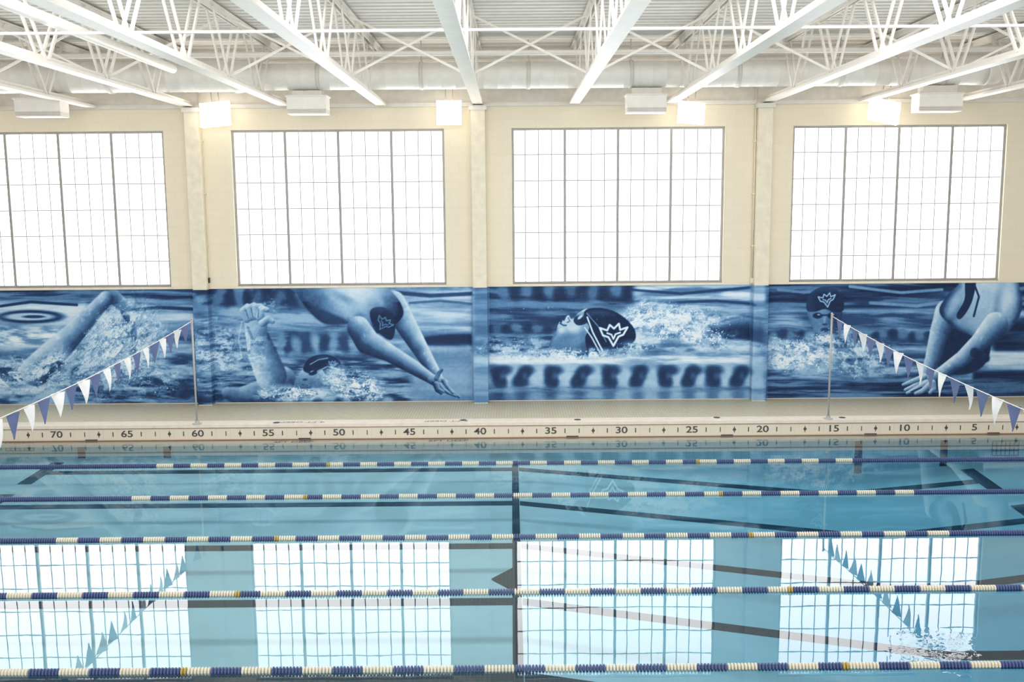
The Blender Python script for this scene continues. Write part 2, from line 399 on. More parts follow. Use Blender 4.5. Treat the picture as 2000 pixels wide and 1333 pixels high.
# bracing between trusses
prs = ['between the %s and next truss from the left' % n for n in onm[:11]]
for i in range(11):
    a, b = tx[i]+0.06, tx[i+1]-0.06
    t = thing('cross_brace', 'white crossed steel brace %s' % prs[i], 'brace', (a, 18.6, ZB+0.1), 'crossed braces between trusses')
    MB().bar((0, 0.02, 0), (b-a, 0.02, h-0.2), 0.032, 0.04).build('diagonal', M['white2'], t)
    MB().bar((0, -0.03, h-0.2), (b-a, -0.03, 0), 0.032, 0.04).build('diagonal', M['white2'], t)
for y, z, l in ((14.4, ZB+0.16, 'front white bridging angle running across all the trusses'), (16.4, ZTOP-0.2, 'white bridging angle tight under the roof deck')):
    b = MB(); b.box(-12.5, 13.5, y-0.025, y+0.025, z, z+0.01); b.box(-12.5, 13.5, y+0.015, y+0.025, z+0.01, z+0.04)
    tag(b.build('bridging_angle', M['white2']), l, 'steel angle', 'bridging angles across the roof')

# ------------------------------------------------------------------ duct, pipes, diffusers
def ribs(x0, x1, r, p=0.3):
    pr = []; x = x0
    while x < x1-p:
        pr += [(x, r), (x+p*0.92, r), (x+p*0.94, r+0.004), (x+p*0.98, r+0.004)]; x += p
    pr.append((x1, r)); return pr
DY, DZ = 22.0, 7.42
t = thing('air_duct', 'large white spiral duct running along the wall through the trusses', 'duct', (0, DY, DZ))
b = MB(); b.lathe((0,0,0.03), (1,0,0), ribs(-14.5, -5.9, 0.33), 40); b.build('duct_run', M['duct'], t, True)
MB().lathe((0,0,0.015), (1,0,0), [(-5.9, 0.345), (-5.85, 0.345), (-5.4, 0.29), (-5.35, 0.29)], 40).build('reducer', M['duct'], t, True)
MB().lathe((0,0,0), (1,0,0), ribs(-5.35, 10.2, 0.28), 40).build('duct_run', M['duct'], t, True)
MB().lathe((10.2, 0, 0), (1, 0, 0), [(0, 0.29), (0.05, 0.29), (0.3, 0.25), (0.42, 0.13), (0.44, 0.02)], 20).build('end_cap', M['duct'], t, True)
for x in (-11.2, -8.6, -4.1, -1.9, 0.4, 2.6, 4.9, 7.1, 9.3):
    r = 0.352 if x < -5.9 else 0.297
    MB().lathe((x-0.04, 0, 0.03 if x < -5.9 else 0), (1,0,0), [(0, r), (0.08, r)], 32).build('joint_band', M['white2'], t, True)
    MB().box(x-0.012, x+0.012, -0.012, 0.012, r-0.02, 0.74).build('hanger', M['steel'], t)
tag(MB().tube((-14, 20.4, 7.66), (13.5, 20.4, 7.66), 0.05, 12).build('pipe', M['white'], None, True), 'straight white pipe running across the trusses before the duct', 'pipe')
tag(MB().tube((-6.42, 6, 7.28), (-6.42, 19.5, 7.28), 0.085, 14).build('pipe', M['white'], None, True), 'thick white pipe parallel to the trusses at upper left', 'pipe')
tag(MB().tube((-14, 22.85, 7.85), (14, 22.85, 7.85), 0.06, 10).build('pipe', M['white2'], None, True), 'thin white pipe high on the wall behind the duct', 'pipe')
dl = ['white air diffuser under the duct at the far left', 'white air diffuser under the duct above the second window', 'white air diffuser under the duct above the third window', 'white air diffuser under the duct at the far right']
for (px, wpx, pyb), l in zip(((83, 86, 229), (603, 74, 224), (1261, 74, 221), (1829, 82, 219)), dl):
    p = at_y(px, pyb, DY); wd = wpx/88.0; t = thing('air_diffuser', l, 'air vent', (p.x, DY, p.z), 'air diffusers below the duct')
    nt_ = (7.106 if p.x < -5.9 else 7.118)-p.z
    MB().box(-wd/2, wd/2, -0.22, 0.22, 0.10, 0.36).build('body', M['duct'], t)
    MB().box(-wd/2-0.025, wd/2+0.025, -0.245, 0.245, 0.36, 0.39).build('flange', M['white'], t)
    MB().box(-wd/2+0.1, wd/2-0.1, -0.15, 0.15, 0.39, nt_).build('neck', M['white2'], t)
    for k in range(3): MB().box(-wd/2, wd/2, -0.23, -0.2, 0.01+k*0.035, 0.026+k*0.035).build('louvre', M['white2'], t)
    MB().box(-wd/2, wd/2, -0.2, 0.22, 0.0, 0.10).build('tray', M['white2'], t)

# flood lights
ll = ['glowing white flood light beside the left column', 'glowing white flood light right of the second window', 'glowing white flood light above the right end of the third window', 'tilted glowing flood light above the rightmost window']
for (px, py, sw, sh, ry, rx), l in zip(((420, 223, 0.68, 0.56, 0.09, 0.3), (877, 220, 0.56, 0.54, 0.0, 0.2), (1350, 220, 0.6, 0.5, -0.10, 0.3), (1727, 217, 0.70, 0.52, -0.20, 0.3)), ll):
    p = at_y(px, py, 22.95); t = thing('flood_light', l, 'flood light', p, 'flood lights along the wall top')
    t.rotation_euler = (-rx, -ry, 0)
    MB().box(-sw/2, sw/2, -0.02, 0.0, -sh/2, sh/2).build('lens', M['lamp'], t)
    MB().box(-sw/2+0.01, sw/2-0.01, 0.0, 0.08, -sh/2+0.01, sh/2-0.01).build('halo_glow_box', M['lampglow'], t)  # lamp body made to glow so a halo spills on the wall
    MB().box(-0.2, 0.2, 0.08, 0.12, -0.16, 0.18).build('driver_box', M['housing'], t)
    for sx in (-0.08, 0.08): MB().bar((sx, 0.1, sh/2-0.12), (sx, -0.02, sh/2+0.45), 0.02, 0.02).build('stem', M['housing'], t)

# conduits on the wall
for px, l in ((399, 'thin cream conduit beside the left column with a small black box'), (1472, 'thin cream conduit beside the right column')):
    p = at_y(px, 400, WALL-0.04); q = at_y(px, 548, WALL-0.04)
    t = thing('conduit', l, 'conduit', (p.x, WALL-0.04, q.z)); z1 = 7.8-q.z
    MB().tube((0,0,0.05), (0,0,z1), 0.022, 8).build('pipe', M['cream'], t, True)
    MB().box(-0.04, 0.04, -0.05, 0.035, -0.06, 0.06).build('outlet_box', M['black'] if px < 1000 else M['cream'], t)
    for z in (0.8, 2.0, 3.2): MB().box(-0.05, 0.05, -0.026, 0.035, z, z+0.03).build('clamp', M['cream'], t)

# ------------------------------------------------------------------ mural
def vn(x, y, seed):
    xi = np.floor(x).astype(np.int64); yi = np.floor(y).astype(np.int64); fx = x-xi; fy = y-yi
    fx = fx*fx*(3-2*fx); fy = fy*fy*(3-2*fy)
    def hs(a, b):
        k = (a*374761393+b*668265263+seed*1442695041) & 0xffffffff
        k = ((k ^ (k >> 13))*1274126177) & 0xffffffff
        return ((k ^ (k >> 16)) & 0xffff)/65535.0
    return (hs(xi,yi)*(1-fx)+hs(xi+1,yi)*fx)*(1-fy)+(hs(xi,yi+1)*(1-fx)+hs(xi+1,yi+1)*fx)*fy
def fbm(x, y, seed, o=3, g=0.55):
    s = 0; a = 0.5; tot = 0
    for k in range(o): s = s+a*vn(x*2**k, y*2**k, seed+k*17); tot += a; a *= g
    return s/tot
def sm(a, b, x):
    t = np.clip((x-a)/(b-a), 0, 1); return t*t*(3-2*t)
def spl(pts, n=6):
    P = np.array(pts, float); out = []; N = len(P)
    for i in range(N):
        a, b, c, d2 = P[i-1], P[i], P[(i+1) % N], P[(i+2) % N]
        for k in range(n):
            t = k/n; out.append(0.5*((2*b)+(-a+c)*t+(2*a-5*b+4*c-d2)*t*t+(-a+3*b-3*c+d2)*t**3))
    return np.array(out)
class Canvas:
    def __init__(s, x, y): s.x = x; s.y = y; s.t = np.full(x.shape, 0.42)
    def sub(s, x0, x1, y0, y1): return np.nonzero((s.x > x0) & (s.x < x1) & (s.y > y0) & (s.y < y1))[0]
    def put(s, i, m, v): s.t[i] = s.t[i]*(1-m)+v*m
    def shape(s, pts, val, fe=2.0, smooth=True, al=1.0):
        P = spl(pts) if smooth else np.array(pts, float); pad = fe*2+2
        i = s.sub(P[:,0].min()-pad, P[:,0].max()+pad, P[:,1].min()-pad, P[:,1].max()+pad)
        if not len(i): return
        x = s.x[i]; y = s.y[i]; dd = np.full(x.shape, 1e9); ins = np.zeros(x.shape, bool)
        for k in range(len(P)):
            a = P[k-1]; b = P[k]; ab = b-a; L = max(1e-9, ab@ab)
            t = np.clip(((x-a[0])*ab[0]+(y-a[1])*ab[1])/L, 0, 1)
            dd = np.minimum(dd, (x-a[0]-t*ab[0])**2+(y-a[1]-t*ab[1])**2)
            if a[1] != b[1]:
                c = ((a[1] > y) != (b[1] > y)) & (x < (b[0]-a[0])*(y-a[1])/(b[1]-a[1])+a[0]); ins ^= c
        d = np.sqrt(dd); d = np.where(ins, -d, d)
        v = val(x, y, d) if callable(val) else val
        s.put(i, (1-sm(-fe, fe, d))*al, v)
    def limb(s, pts, rad, mid, amp, light=(-0.4, -0.9), fe=1.6, seed=1):
        P = np.array(pts, float); R = np.array(rad, float); pad = R.max()+4
        i = s.sub(P[:,0].min()-pad, P[:,0].max()+pad, P[:,1].min()-pad, P[:,1].max()+pad)
        if not len(i): return
        x = s.x[i]; y = s.y[i]; best = np.full(x.shape, 1e9); val = np.zeros(x.shape)
        for k in range(len(P)-1):
            a = P[k]; b = P[k+1]; ab = b-a; L = ab@ab; t = np.clip(((x-a[0])*ab[0]+(y-a[1])*ab[1])/L, 0, 1)
            dx = x-a[0]-t*ab[0]; dy = y-a[1]-t*ab[1]; r = R[k]+(R[k+1]-R[k])*t; d = np.hypot(dx, dy)
            l = (dx*light[0]+dy*light[1])/r
            m = (d-r) < best; best = np.where(m, d-r, best); val = np.where(m, l, val)
        n = fbm(x/20, y/20, seed, 4)
        v = mid+amp*0.95*np.clip(val*1.15, -1, 1)+0.22*(n-0.5)+0.10*sm(0.62, 0.82, fbm(x/9, y/11, seed+4, 3))*(val > 0)
        s.put(i, 1-sm(-fe, fe, best), v)
    def line(s, pts, r, v, al=1.0):
        P = np.array(pts, float); i = s.sub(P[:,0].min()-r-3, P[:,0].max()+r+3, P[:,1].min()-r-3, P[:,1].max()+r+3)
        if not len(i): return
        x = s.x[i]; y = s.y[i]; best = np.full(x.shape, 1e9)
        for k in range(len(P)-1):
            a = P[k]; ab = P[k+1]-a; t = np.clip(((x-a[0])*ab[0]+(y-a[1])*ab[1])/(ab@ab), 0, 1)
            best = np.minimum(best, np.hypot(x-a[0]-t*ab[0], y-a[1]-t*ab[1]))
        s.put(i, (1-sm(r*0.4, r+1, best))*al, v)
    def ell(s, cx, cy, rx, ry, v, fe=0.3, al=1.0, rot=0.0):
        R = max(rx, ry)*(1+fe); i = s.sub(cx-R, cx+R, cy-R, cy+R)
        if not len(i): return
        c, q = math.cos(rot), math.sin(rot); x = s.x[i]-cx; y = s.y[i]-cy
        d = np.hypot((x*c+y*q)/rx, (-x*q+y*c)/ry)
        s.put(i, (1-sm(1-fe, 1+fe, d))*al, v)
    def spray(s, cx, cy, rx, ry, seed, dens=0.5, v=0.95, size=2.6, rot=0.0, haze=0.25, sh=0.6):
        R = max(rx, ry)*1.4; i = s.sub(cx-R, cx+R, cy-R, cy+R)
        if not len(i): return
        c, q = math.cos(rot), math.sin(rot); x = s.x[i]; y = s.y[i]; X = x-cx; Y = y-cy
        X2 = X*c+Y*q; Y2 = -X*q+Y*c
        wob = 0.45*(fbm(x/30, y/26, seed+2, 3)-0.5)
        d = np.hypot(X2/rx, Y2/ry)+wob; w = 1-sm(0.2, 1.25, d)
        n1 = fbm(X2/20+fbm(x/9, y/9, seed+7, 2)*1.2, Y2/13, seed, 5, 0.72)      # churned water
        m = w*np.clip((n1-(0.60-0.34*dens))/0.22, 0, 1)
        tone = 0.48+0.52*np.clip((n1-0.41)/0.2, 0, 1)*v
        s.put(i, np.clip(m*(0.5+haze), 0, 1), np.minimum(tone, v))
        f2 = fbm(X2/7+40, Y2/4.5, seed+9, 3, 0.7)
        s.put(i, w*sm(0.56, 0.72, f2)*sh*0.85, 0.2)
        f = vn(x/1.7, y/1.7, seed+5)*0.6+vn(x/3.0, y/3.0, seed+6)*0.4; wide = 1-sm(0.4, 1.45, d)
        th = 0.96-0.36*dens*wide*(0.4+0.9*n1)
        s.put(i, sm(th-0.03, th+0.10, f)*(wide > 0.01)*0.8, v)
    def streak(s, x0, x1, y0, y1, sx, sy, seed, lo, hi, fe=12, al=1.0):
        i = s.sub(x0-fe, x1+fe, y0-fe, y1+fe)
        if not len(i): return
        x = s.x[i]; y = s.y[i]
        w = sm(x0-fe, x0+fe, x)*(1-sm(x1-fe, x1+fe, x))*sm(y0-fe, y0+fe, y)*(1-sm(y1-fe, y1+fe, y))
        wx = x+14*fbm(x/60, y/20, seed+3); n = fbm(wx/sx, (y+10*fbm(x/90, y/30, seed+8))/sy, seed, 4, 0.6)
        s.put(i, w*al, lo+(hi-lo)*sm(0.3, 0.7, n))
    def floats(s, xs, cy, ry, seed, dark=0.06, lite=0.6, pw=10, al=1.0):
        rr = random.Random(seed)
        for k, px in enumerate(xs):
            s.ell(px+rr.uniform(-3, 3), cy+rr.uniform(-3, 3), pw*rr.uniform(0.75, 1.15), ry*rr.uniform(0.8, 1.15), dark+rr.uniform(0, 0.08) if k % 2 else lite-rr.uniform(0, 0.14), 0.6, al*0.85, rr.uniform(-0.4, 0.4))
def emblem(c, cx, cy, s, rot=0.0, r=1.6, al=0.95):
    ca, sa = math.cos(rot), math.sin(rot)
    T = lambda pts: [(cx+s*(a*ca-b*sa), cy+s*(a*sa+b*ca)) for a, b in pts]
    c.line(T([(-1.1,-0.5),(-0.5,-0.3),(-0.3,-0.75),(0.05,-0.45),(0.45,-0.85),(0.55,-0.35),(1.15,-0.55),(0.8,0.05),(0.42,0.2),(0.0,0.95),(-0.4,0.25),(-0.85,0.1),(-1.1,-0.5)]), r, 1.0, al)
    c.line(T([(-0.5,-0.08),(-0.15,0.05),(0.0,0.4),(0.18,0.0),(0.55,-0.12)]), r*0.8, 1.0, al)
def paint(c):
    x, y = c.x, c.y
    wx = x+18*fbm(x/70, y/25, 3); c.t = 0.24+0.42*sm(0.25, 0.75, fbm(wx/120, y/15, 11, 4))
    # ---- left bay: bent arm lifted out of spray
    c.streak(-200, 385, 545, 605, 170, 9, 21, 0.05, 0.45)
    c.streak(-20, 170, 592, 632, 150, 14, 22, 0.62, 0.85, 10)
    c.streak(230, 385, 590, 640, 150, 16, 25, 0.45, 0.78, 12)
    c.ell(60, 619, 66, 13, 0.06, 0.25); c.ell(58, 619, 50, 7.5, 0.7, 0.3); c.ell(66, 619, 22, 3, 0.15, 0.4)
    c.line([(-10, 600), (60, 590), (150, 596)], 3, 0.1); c.line([(250, 607), (310, 601), (375, 604)], 4, 0.12)
    c.streak(-200, 120, 640, 676, 40, 10, 26, 0.45, 0.95, 8)
    c.streak(-200, 385, 690, 800, 60, 14, 27, 0.12, 0.6, 16)
    c.streak(140, 385, 752, 800, 60, 9, 28, 0.03, 0.5, 10)
    c.spray(215, 680, 120, 95, 31, 0.75, 0.9, 2.6, -0.7, 0.3)
    c.spray(60, 735, 120, 45, 32, 0.75, 0.9, 2.6, 0, 0.35)
    c.limb([(205, 584), (222, 580), (242, 598), (254, 626), (262, 656)], [14, 14, 12, 9, 6], 0.30, 0.25, (0.3, -0.9), 2, 42)
    c.limb([(70, 725), (105, 690), (140, 655), (180, 612), (207, 583)], [30, 27, 22, 17, 14], 0.44, 0.33, (-0.75, -0.6), 2.5, 41)
    c.line([(190, 618), (150, 668), (112, 708)], 4, 0.2, 0.6)
    c.spray(245, 665, 95, 75, 33, 0.95, 0.97, 2.4, -0.9, 0.35)
    c.spray(95, 720, 60, 35, 34, 0.9, 0.95, 2.6, -0.5, 0.3)
    c.spray(275, 735, 110, 45, 35, 0.55, 0.88, 2.8, 0.2, 0.1)
    # ---- second bay: freestyle swimmer and diver
    c.streak(385, 930, 545, 600, 40, 22, 51, 0.10, 0.5, 8)
    c.floats(range(425, 620, 20), 580, 22, 151, 0.05, 0.44, 9)
    c.streak(740, 955, 560, 655, 160, 17, 52, 0.5, 0.82, 14)
    c.line([(775, 572), (840, 578), (922, 574)], 5, 0.1, 0.8); c.line([(800, 592), (860, 588), (922, 594)], 2.5, 0.25, 0.7)
    c.shape([(800, 665), (860, 655), (925, 654), (925, 672), (870, 676), (820, 674)], 0.08, 4)
    c.streak(770, 955, 680, 800, 300, 40, 53, 0.44, 0.58, 14)
    c.streak(385, 700, 605, 700, 120, 14, 54, 0.25, 0.62, 14)
    c.floats(range(545, 705, 18), 672, 20, 152, 0.12, 0.6, 9)
    c.streak(385, 800, 700, 800, 70, 10, 55, 0.06, 0.58, 12)
    c.floats(range(560, 800, 20), 785, 8, 153, 0.03, 0.6, 11)
    c.spray(425, 690, 55, 85, 56, 0.6, 0.9, 2.6, 0, 0.2)
    # raised bent arm with a closed dripping hand
    c.limb([(552, 742), (520, 765), (470, 775), (445, 768)], [26, 26, 18, 12], 0.36, 0.3, (-0.3, -0.9), 2, 57)
    c.limb([(500, 650), (512, 690), (530, 735)], [21, 28, 30], 0.5, 0.33, (-0.85, -0.3), 2, 58)
    c.limb([(496, 616), (500, 638), (501, 660)], [19, 22, 20], 0.56, 0.28, (-0.7, -0.5), 2, 59)
    for a, m, b in (((482, 624), (475, 608), (483, 598)), ((490, 620), (486, 602), (496, 596)), ((499, 618), (499, 600), (509, 598)), ((507, 620), (511, 604), (521, 605)), ((512, 632), (524, 624), (532, 628))): c.limb([a, m, b], [7.5, 7, 5], 0.56, 0.28, (-0.4, -0.9), 1.8, 60)
    for q in ([(485, 622), (480, 606)], [(494, 620), (491, 604)], [(504, 620), (505, 604)]): c.line(q, 1.0, 0.22, 0.6)
    c.line([(484, 640), (494, 664), (486, 690)], 3, 0.3, 0.5); c.line([(520, 640), (515, 656)], 2.5, 0.3, 0.6); c.line([(472, 700), (466, 664), (472, 630)], 0.8, 0.9, 0.4)
    c.spray(490, 690, 45, 60, 61, 0.45, 0.95, 2.2, 0, 0.1, 0.15); c.spray(525, 600, 22, 22, 66, 0.5, 0.95, 2.2, 0, 0.1, 0.1)
    # freestyle head
    c.shape([(575, 752), (585, 730), (605, 712), (640, 715), (650, 740), (625, 756), (595, 760)], lambda a, b, d: 0.58-0.012*(b-730)+0.12*(fbm(a/9, b/9, 191)-0.5), 2)
    c.shape([(592, 722), (605, 700), (635, 693), (660, 703), (668, 722), (662, 740), (640, 738), (628, 722), (608, 730)], lambda a, b, d: 0.05+0.2*sm(706, 692, b)*sm(0, -6, d), 1.6)
    c.line([(606, 712), (622, 703), (640, 700)], 1.0, 0.6, 0.8); c.ell(612, 728, 9, 5, 0.03, 0.3, 1, -0.4); c.ell(609, 726, 4, 1.5, 0.6, 0.5, 0.8, -0.4); c.line([(620, 726), (640, 716), (662, 722)], 1.2, 0.5)
    c.ell(596, 742, 5, 2.5, 0.2, 0.4); c.line([(590, 752), (602, 753)], 1.4, 0.2)
    emblem(c, 650, 712, 8, 0.2, 0.8, 0.4)
    c.spray(690, 752, 75, 35, 62, 1.05, 0.99, 2.6, 0.15, 0.5)
    c.spray(570, 770, 90, 18, 63, 1.0, 0.95, 2.6, 0, 0.45); c.spray(655, 735, 30, 28, 64, 0.5, 0.95, 2.3, 0, 0.1, 0.2)
    # diver
    def back(a, b, d): return 0.40+0.27*np.cos((a-690)/34.0)-0.005*(b-600)+0.24*(fbm(a/25, b/22, 71, 4)-0.5)-0.2*sm(-16, 0, d)*(b > 590)
    c.limb([(768, 592), (790, 630), (815, 672), (845, 722), (858, 742)], [24, 21, 17, 12, 9], 0.45, 0.38, (0.75, -0.6), 1.8, 72)
    c.shape([(560, 545), (580, 575), (602, 605), (635, 632), (680, 632), (715, 650), (748, 648), (785, 620), (782, 592), (762, 566), (745, 545)], back, 2)
    c.shape([(600, 604), (636, 634), (680, 634), (660, 618), (620, 604)], 0.14, 5, True, 0.8)
    c.ell(676, 585, 26, 7, 0.24, 0.9, 0.45, 0.5); c.ell(735, 578, 22, 7, 0.72, 0.9, 0.5, 1.0); c.ell(700, 618, 22, 8, 0.26, 0.9, 0.5, 0.9)
    c.ell(690, 602, 12, 18, 0.75, 0.9, 0.5, 0.6)
    c.shape([(724, 606), (745, 600), (766, 612), (772, 640), (764, 664), (742, 652), (726, 630)], lambda a, b, d: 0.04+0.14*sm(616, 602, b), 1.5)
    emblem(c, 750, 632, 15, 0.6, 0.9, 0.4)
    c.limb([(700, 640), (718, 668), (760, 690), (808, 718), (848, 744)], [22, 24, 17, 14, 9], 0.41, 0.38, (0.5, -0.85), 1.8, 73)
    c.ell(720, 684, 26, 6, 0.14, 0.9, 0.6, 0.55)
    c.limb([(846, 742), (868, 752)], [10, 10], 0.40, 0.32, (0.3, -0.9), 1.5, 75)
    for a, m, b in (((864, 748), (880, 764), (897, 776)), ((862, 752), (874, 766), (890, 774)), ((858, 752), (866, 762), (880, 770)), ((852, 750), (856, 760), (866, 766)), ((852, 740), (858, 728), (864, 722)), ((866, 744), (874, 756), (884, 768))):
        c.limb([a, m, b], [4.5, 4, 2.4], 0.4, 0.3, (0.4, -0.9), 1.1, 76)
    c.line([(845, 748), (852, 764), (862, 770)], 1.6, 0.08)
    # ---- third bay: backstroke swimmer
    c.streak(925, 1505, 540, 608, 120, 12, 81, 0.05, 0.46, 8)
    c.floats(range(985, 1260, 22), 570, 15, 154, 0.04, 0.48, 13)
    c.streak(1240, 1505, 556, 606, 170, 12, 82, 0.4, 0.95, 12)
    c.line([(1230, 566), (1330, 574), (1465, 562)], 3, 0.12, 0.8); c.line([(1300, 592), (1400, 588), (1470, 594)], 3, 0.14, 0.8)
    c.streak(925, 1110, 606, 660, 120, 12, 83, 0.14, 0.46, 10)
    c.floats(range(970, 1080, 20), 642, 9, 155, 0.06, 0.44, 10)
    c.streak(925, 1505, 655, 700, 50, 9, 84, 0.06, 0.55, 8)
    c.streak(925, 1505, 692, 716, 90, 8, 85, 0.55, 0.92, 8)
    c.spray(1000, 682, 100, 24, 86, 0.7, 0.95, 2.4, 0.05, 0.0)
    c.streak(1200, 1480, 612, 690, 60, 14, 87, 0.35, 0.82, 14)
    c.shape([(1380, 640), (1420, 624), (1475, 618), (1510, 628), (1510, 668), (1460, 664), (1410, 660)], lambda a, b, d: 0.06+0.16*sm(640, 622, b), 4)
    c.limb([(1400, 640), (1450, 632), (1505, 640)], [8, 13, 14], 0.26, 0.25, (0, -1), 3, 88)
    c.spray(1310, 630, 110, 40, 89, 1.15, 1.0, 3.0, 0.08, 0.6); c.spray(1255, 620, 60, 34, 90, 0.9, 1.0, 2.6, -0.5, 0.4); c.spray(1370, 655, 85, 28, 91, 1.0, 0.98, 2.8, 0.2, 0.4)
    # face in profile looking up, cap and goggle strap
    def face(a, b, d): return 0.82-0.0065*(b-615)-0.12*sm(1118, 1150, a)-0.16*sm(-7, 0, d)*(b > 640)+0.13*(fbm(a/10, b/9, 188, 4)-0.5)
    c.shape([(1070, 690), (1076, 664), (1086, 648), (1089, 637), (1093, 629), (1096, 632), (1099, 626), (1102, 627), (1106, 619), (1111, 616), (1115, 623), (1122, 621), (1131, 611), (1150, 605), (1172, 640), (1165, 686), (1120, 696), (1085, 694)], face, 1.1)
    c.ell(1108, 660, 20, 9, 0.36, 0.9, 0.55, -0.25); c.ell(1090, 684, 26, 8, 0.3, 0.9, 0.6); c.ell(1120, 641, 11, 8, 0.9, 0.9, 0.6); c.ell(1097, 645, 6, 5, 0.88, 0.9, 0.6)
    c.line([(1094, 632), (1101, 636), (1106, 636)], 1.1, 0.16, 0.9); c.line([(1110, 621), (1113, 628), (1108, 630)], 1.0, 0.3, 0.8); c.ell(1150, 655, 5, 8, 0.62, 0.5, 0.8, 0.3)
    c.shape([(1121, 623), (1134, 610), (1148, 612), (1147, 630), (1132, 636), (1123, 632)], lambda a, b, d: 0.1+0.5*sm(622, 612, b), 1.0); c.ell(1133, 620, 6, 2.5, 0.9, 0.5, 0.9, -0.7); c.ell(1138, 628, 5, 3, 0.03, 0.4, 1, -0.4)
    c.shape([(1143, 607), (1165, 602), (1195, 607), (1222, 623), (1240, 646), (1238, 668), (1212, 680), (1180, 684), (1152, 692), (1143, 662), (1151, 640), (1142, 624)], lambda a, b, d: 0.02+0.2*sm(624, 604, b+0.1*(a-1190))*sm(0, -9, d)+0.06*(fbm(a/14, b/14, 189)-0.5), 1.4)
    c.line([(1147, 620), (1158, 650), (1178, 688)], 1.5, 0.95); c.line([(1142, 640), (1156, 660), (1172, 690)], 1.3, 0.85); c.line([(1146, 612), (1170, 640), (1184, 668)], 0.7, 0.5)
    emblem(c, 1198, 653, 24, 0.0, 2.1)
    c.spray(1240, 678, 45, 14, 92, 0.9, 0.98, 2.2, 0, 0.2); c.spray(1130, 692, 125, 14, 93, 1.0, 0.98, 2.4, 0, 0.4)
    i = c.sub(960, 1200, 562, 625); n = vn(c.x[i]/2.6, c.y[i]/2.6, 95); c.put(i, sm(0.95, 0.985, n)*0.7, 0.85)
    # float row
    c.streak(925, 1505, 712, 800, 160, 20, 96, 0.34, 0.62, 6)
    rr = random.Random(5)
    for k, px in enumerate((978, 1022, 1080, 1136, 1194, 1250, 1302, 1350, 1396, 1446)):
        rt = rr.uniform(0.3, 0.75)*(1 if k % 2 else -0.8)
        c.ell(px+26, 738, 17, 24, 0.72, 0.7, 0.8)
        c.ell(px-4, 738, 12, 22, 0.06, 0.55, 0.95, rt); c.ell(px+rr.uniform(0, 9), 724, 15, 9, 0.1, 0.65, 0.85)
        c.ell(px-8+rr.uniform(0, 6), 748, 12, 10, 0.12, 0.7, 0.8); c.ell(px+3, 735, 5, 7, 0.4, 0.8, 0.6)
        c.ell(px-4, 770, 12, 16, 0.16, 0.8, 0.55); c.ell(px+24, 770, 14, 14, 0.56, 0.8, 0.5)
    c.streak(925, 1505, 756, 766, 60, 8, 97, 0.25, 0.55, 4, 0.6)
    # ---- right bay: butterfly swimmer and crouching swimmer
    c.streak(1490, 2200, 535, 606, 170, 10, 101, 0.02, 0.40, 6)
    c.line([(1660, 560), (1760, 572), (1840, 566)], 3.5, 0.6, 0.8); c.line([(1520, 566), (1570, 572), (1590, 570)], 3, 0.5, 0.8); c.line([(1700, 592), (1790, 598), (1845, 590)], 4, 0.56, 0.8)
    c.streak(1490, 1860, 604, 690, 140, 13, 102, 0.22, 0.62, 10)
    c.floats(range(1510, 1850, 18), 655, 9, 156, 0.06, 0.5, 9)
    c.streak(1490, 1860, 690, 745, 80, 10, 103, 0.18, 0.6, 10)
    c.streak(1490, 2200, 742, 800, 140, 7, 104, 0.02, 0.44, 6)
    c.shape([(1578, 604), (1610, 596), (1642, 606), (1643, 626), (1634, 648), (1612, 660), (1592, 648), (1581, 626)], lambda a, b, d: 0.26+0.2*np.cos((a-1600)/18.0)-0.003*(b-620)+0.1*(fbm(a/8, b/8, 190)-0.5), 2)
    c.shape([(1576, 606), (1578, 580), (1592, 566), (1612, 560), (1632, 565), (1646, 582), (1647, 606), (1630, 610), (1611, 604), (1592, 609)], lambda a, b, d: 0.04+0.16*sm(578, 562, b)+0.08*sm(1600, 1580, a), 1.5)
    emblem(c, 1615, 586, 15, -0.1, 1.1, 0.65)
    c.ell(1597, 617, 9, 5.5, 0.02, 0.3); c.ell(1625, 617, 9, 5.5, 0.02, 0.3); c.line([(1604, 616), (1618, 616)], 1.2, 0.05); c.ell(1599, 615, 3, 1.5, 0.6, 0.5); c.ell(1627, 615, 3, 1.5, 0.6, 0.5)
    c.line([(1611, 620), (1610, 632)], 2, 0.55, 0.7); c.ell(1611, 634, 5, 2, 0.15, 0.5); c.ell(1611, 645, 8, 4.5, 0.05, 0.4)
    c.spray(1560, 690, 76, 34, 105, 1.1, 0.98, 2.8, 0.2, 0.5); c.spray(1535, 705, 44, 26, 106, 0.9, 0.97, 2.6, 0, 0.4)
    c.spray(1660, 690, 80, 44, 107, 0.8, 0.92, 2.4, 0.5, 0.2); c.spray(1720, 700, 50, 40, 108, 0.45, 0.9, 2.4, 0.3, 0.1); c.spray(1612, 662, 40, 14, 117, 1.0, 0.97, 2.4, 0, 0.4)
    # crouching figure
    c.streak(1940, 2200, 620, 690, 120, 14, 109, 0.02, 0.28, 8); c.streak(1930, 2200, 688, 722, 200, 10, 110, 0.6, 0.8, 6); c.streak(1900, 2200, 724, 780, 160, 10, 111, 0.03, 0.33, 6)
    c.shape([(1830, 660), (1870, 640), (1930, 650), (1930, 700), (1900, 728), (1850, 730), (1825, 700)], 0.04, 2)
    def torso(a, b, d): return 0.55+0.22*np.cos((a-1925)/42.0)-0.0024*(b-560)+0.24*(fbm(a/26, b/30, 112, 4)-0.5)-0.22*sm(-14, 0, d)
    c.limb([(1850, 610), (1835, 650), (1822, 700), (1805, 742)], [24, 19, 15, 10], 0.46, 0.35, (-0.85, -0.3), 1.8, 113)
    c.shape([(1835, 610), (1848, 580), (1868, 560), (1890, 540), (1975, 540), (1994, 575), (1994, 610), (1972, 645), (1930, 672), (1895, 655), (1862, 640)], torso, 2)
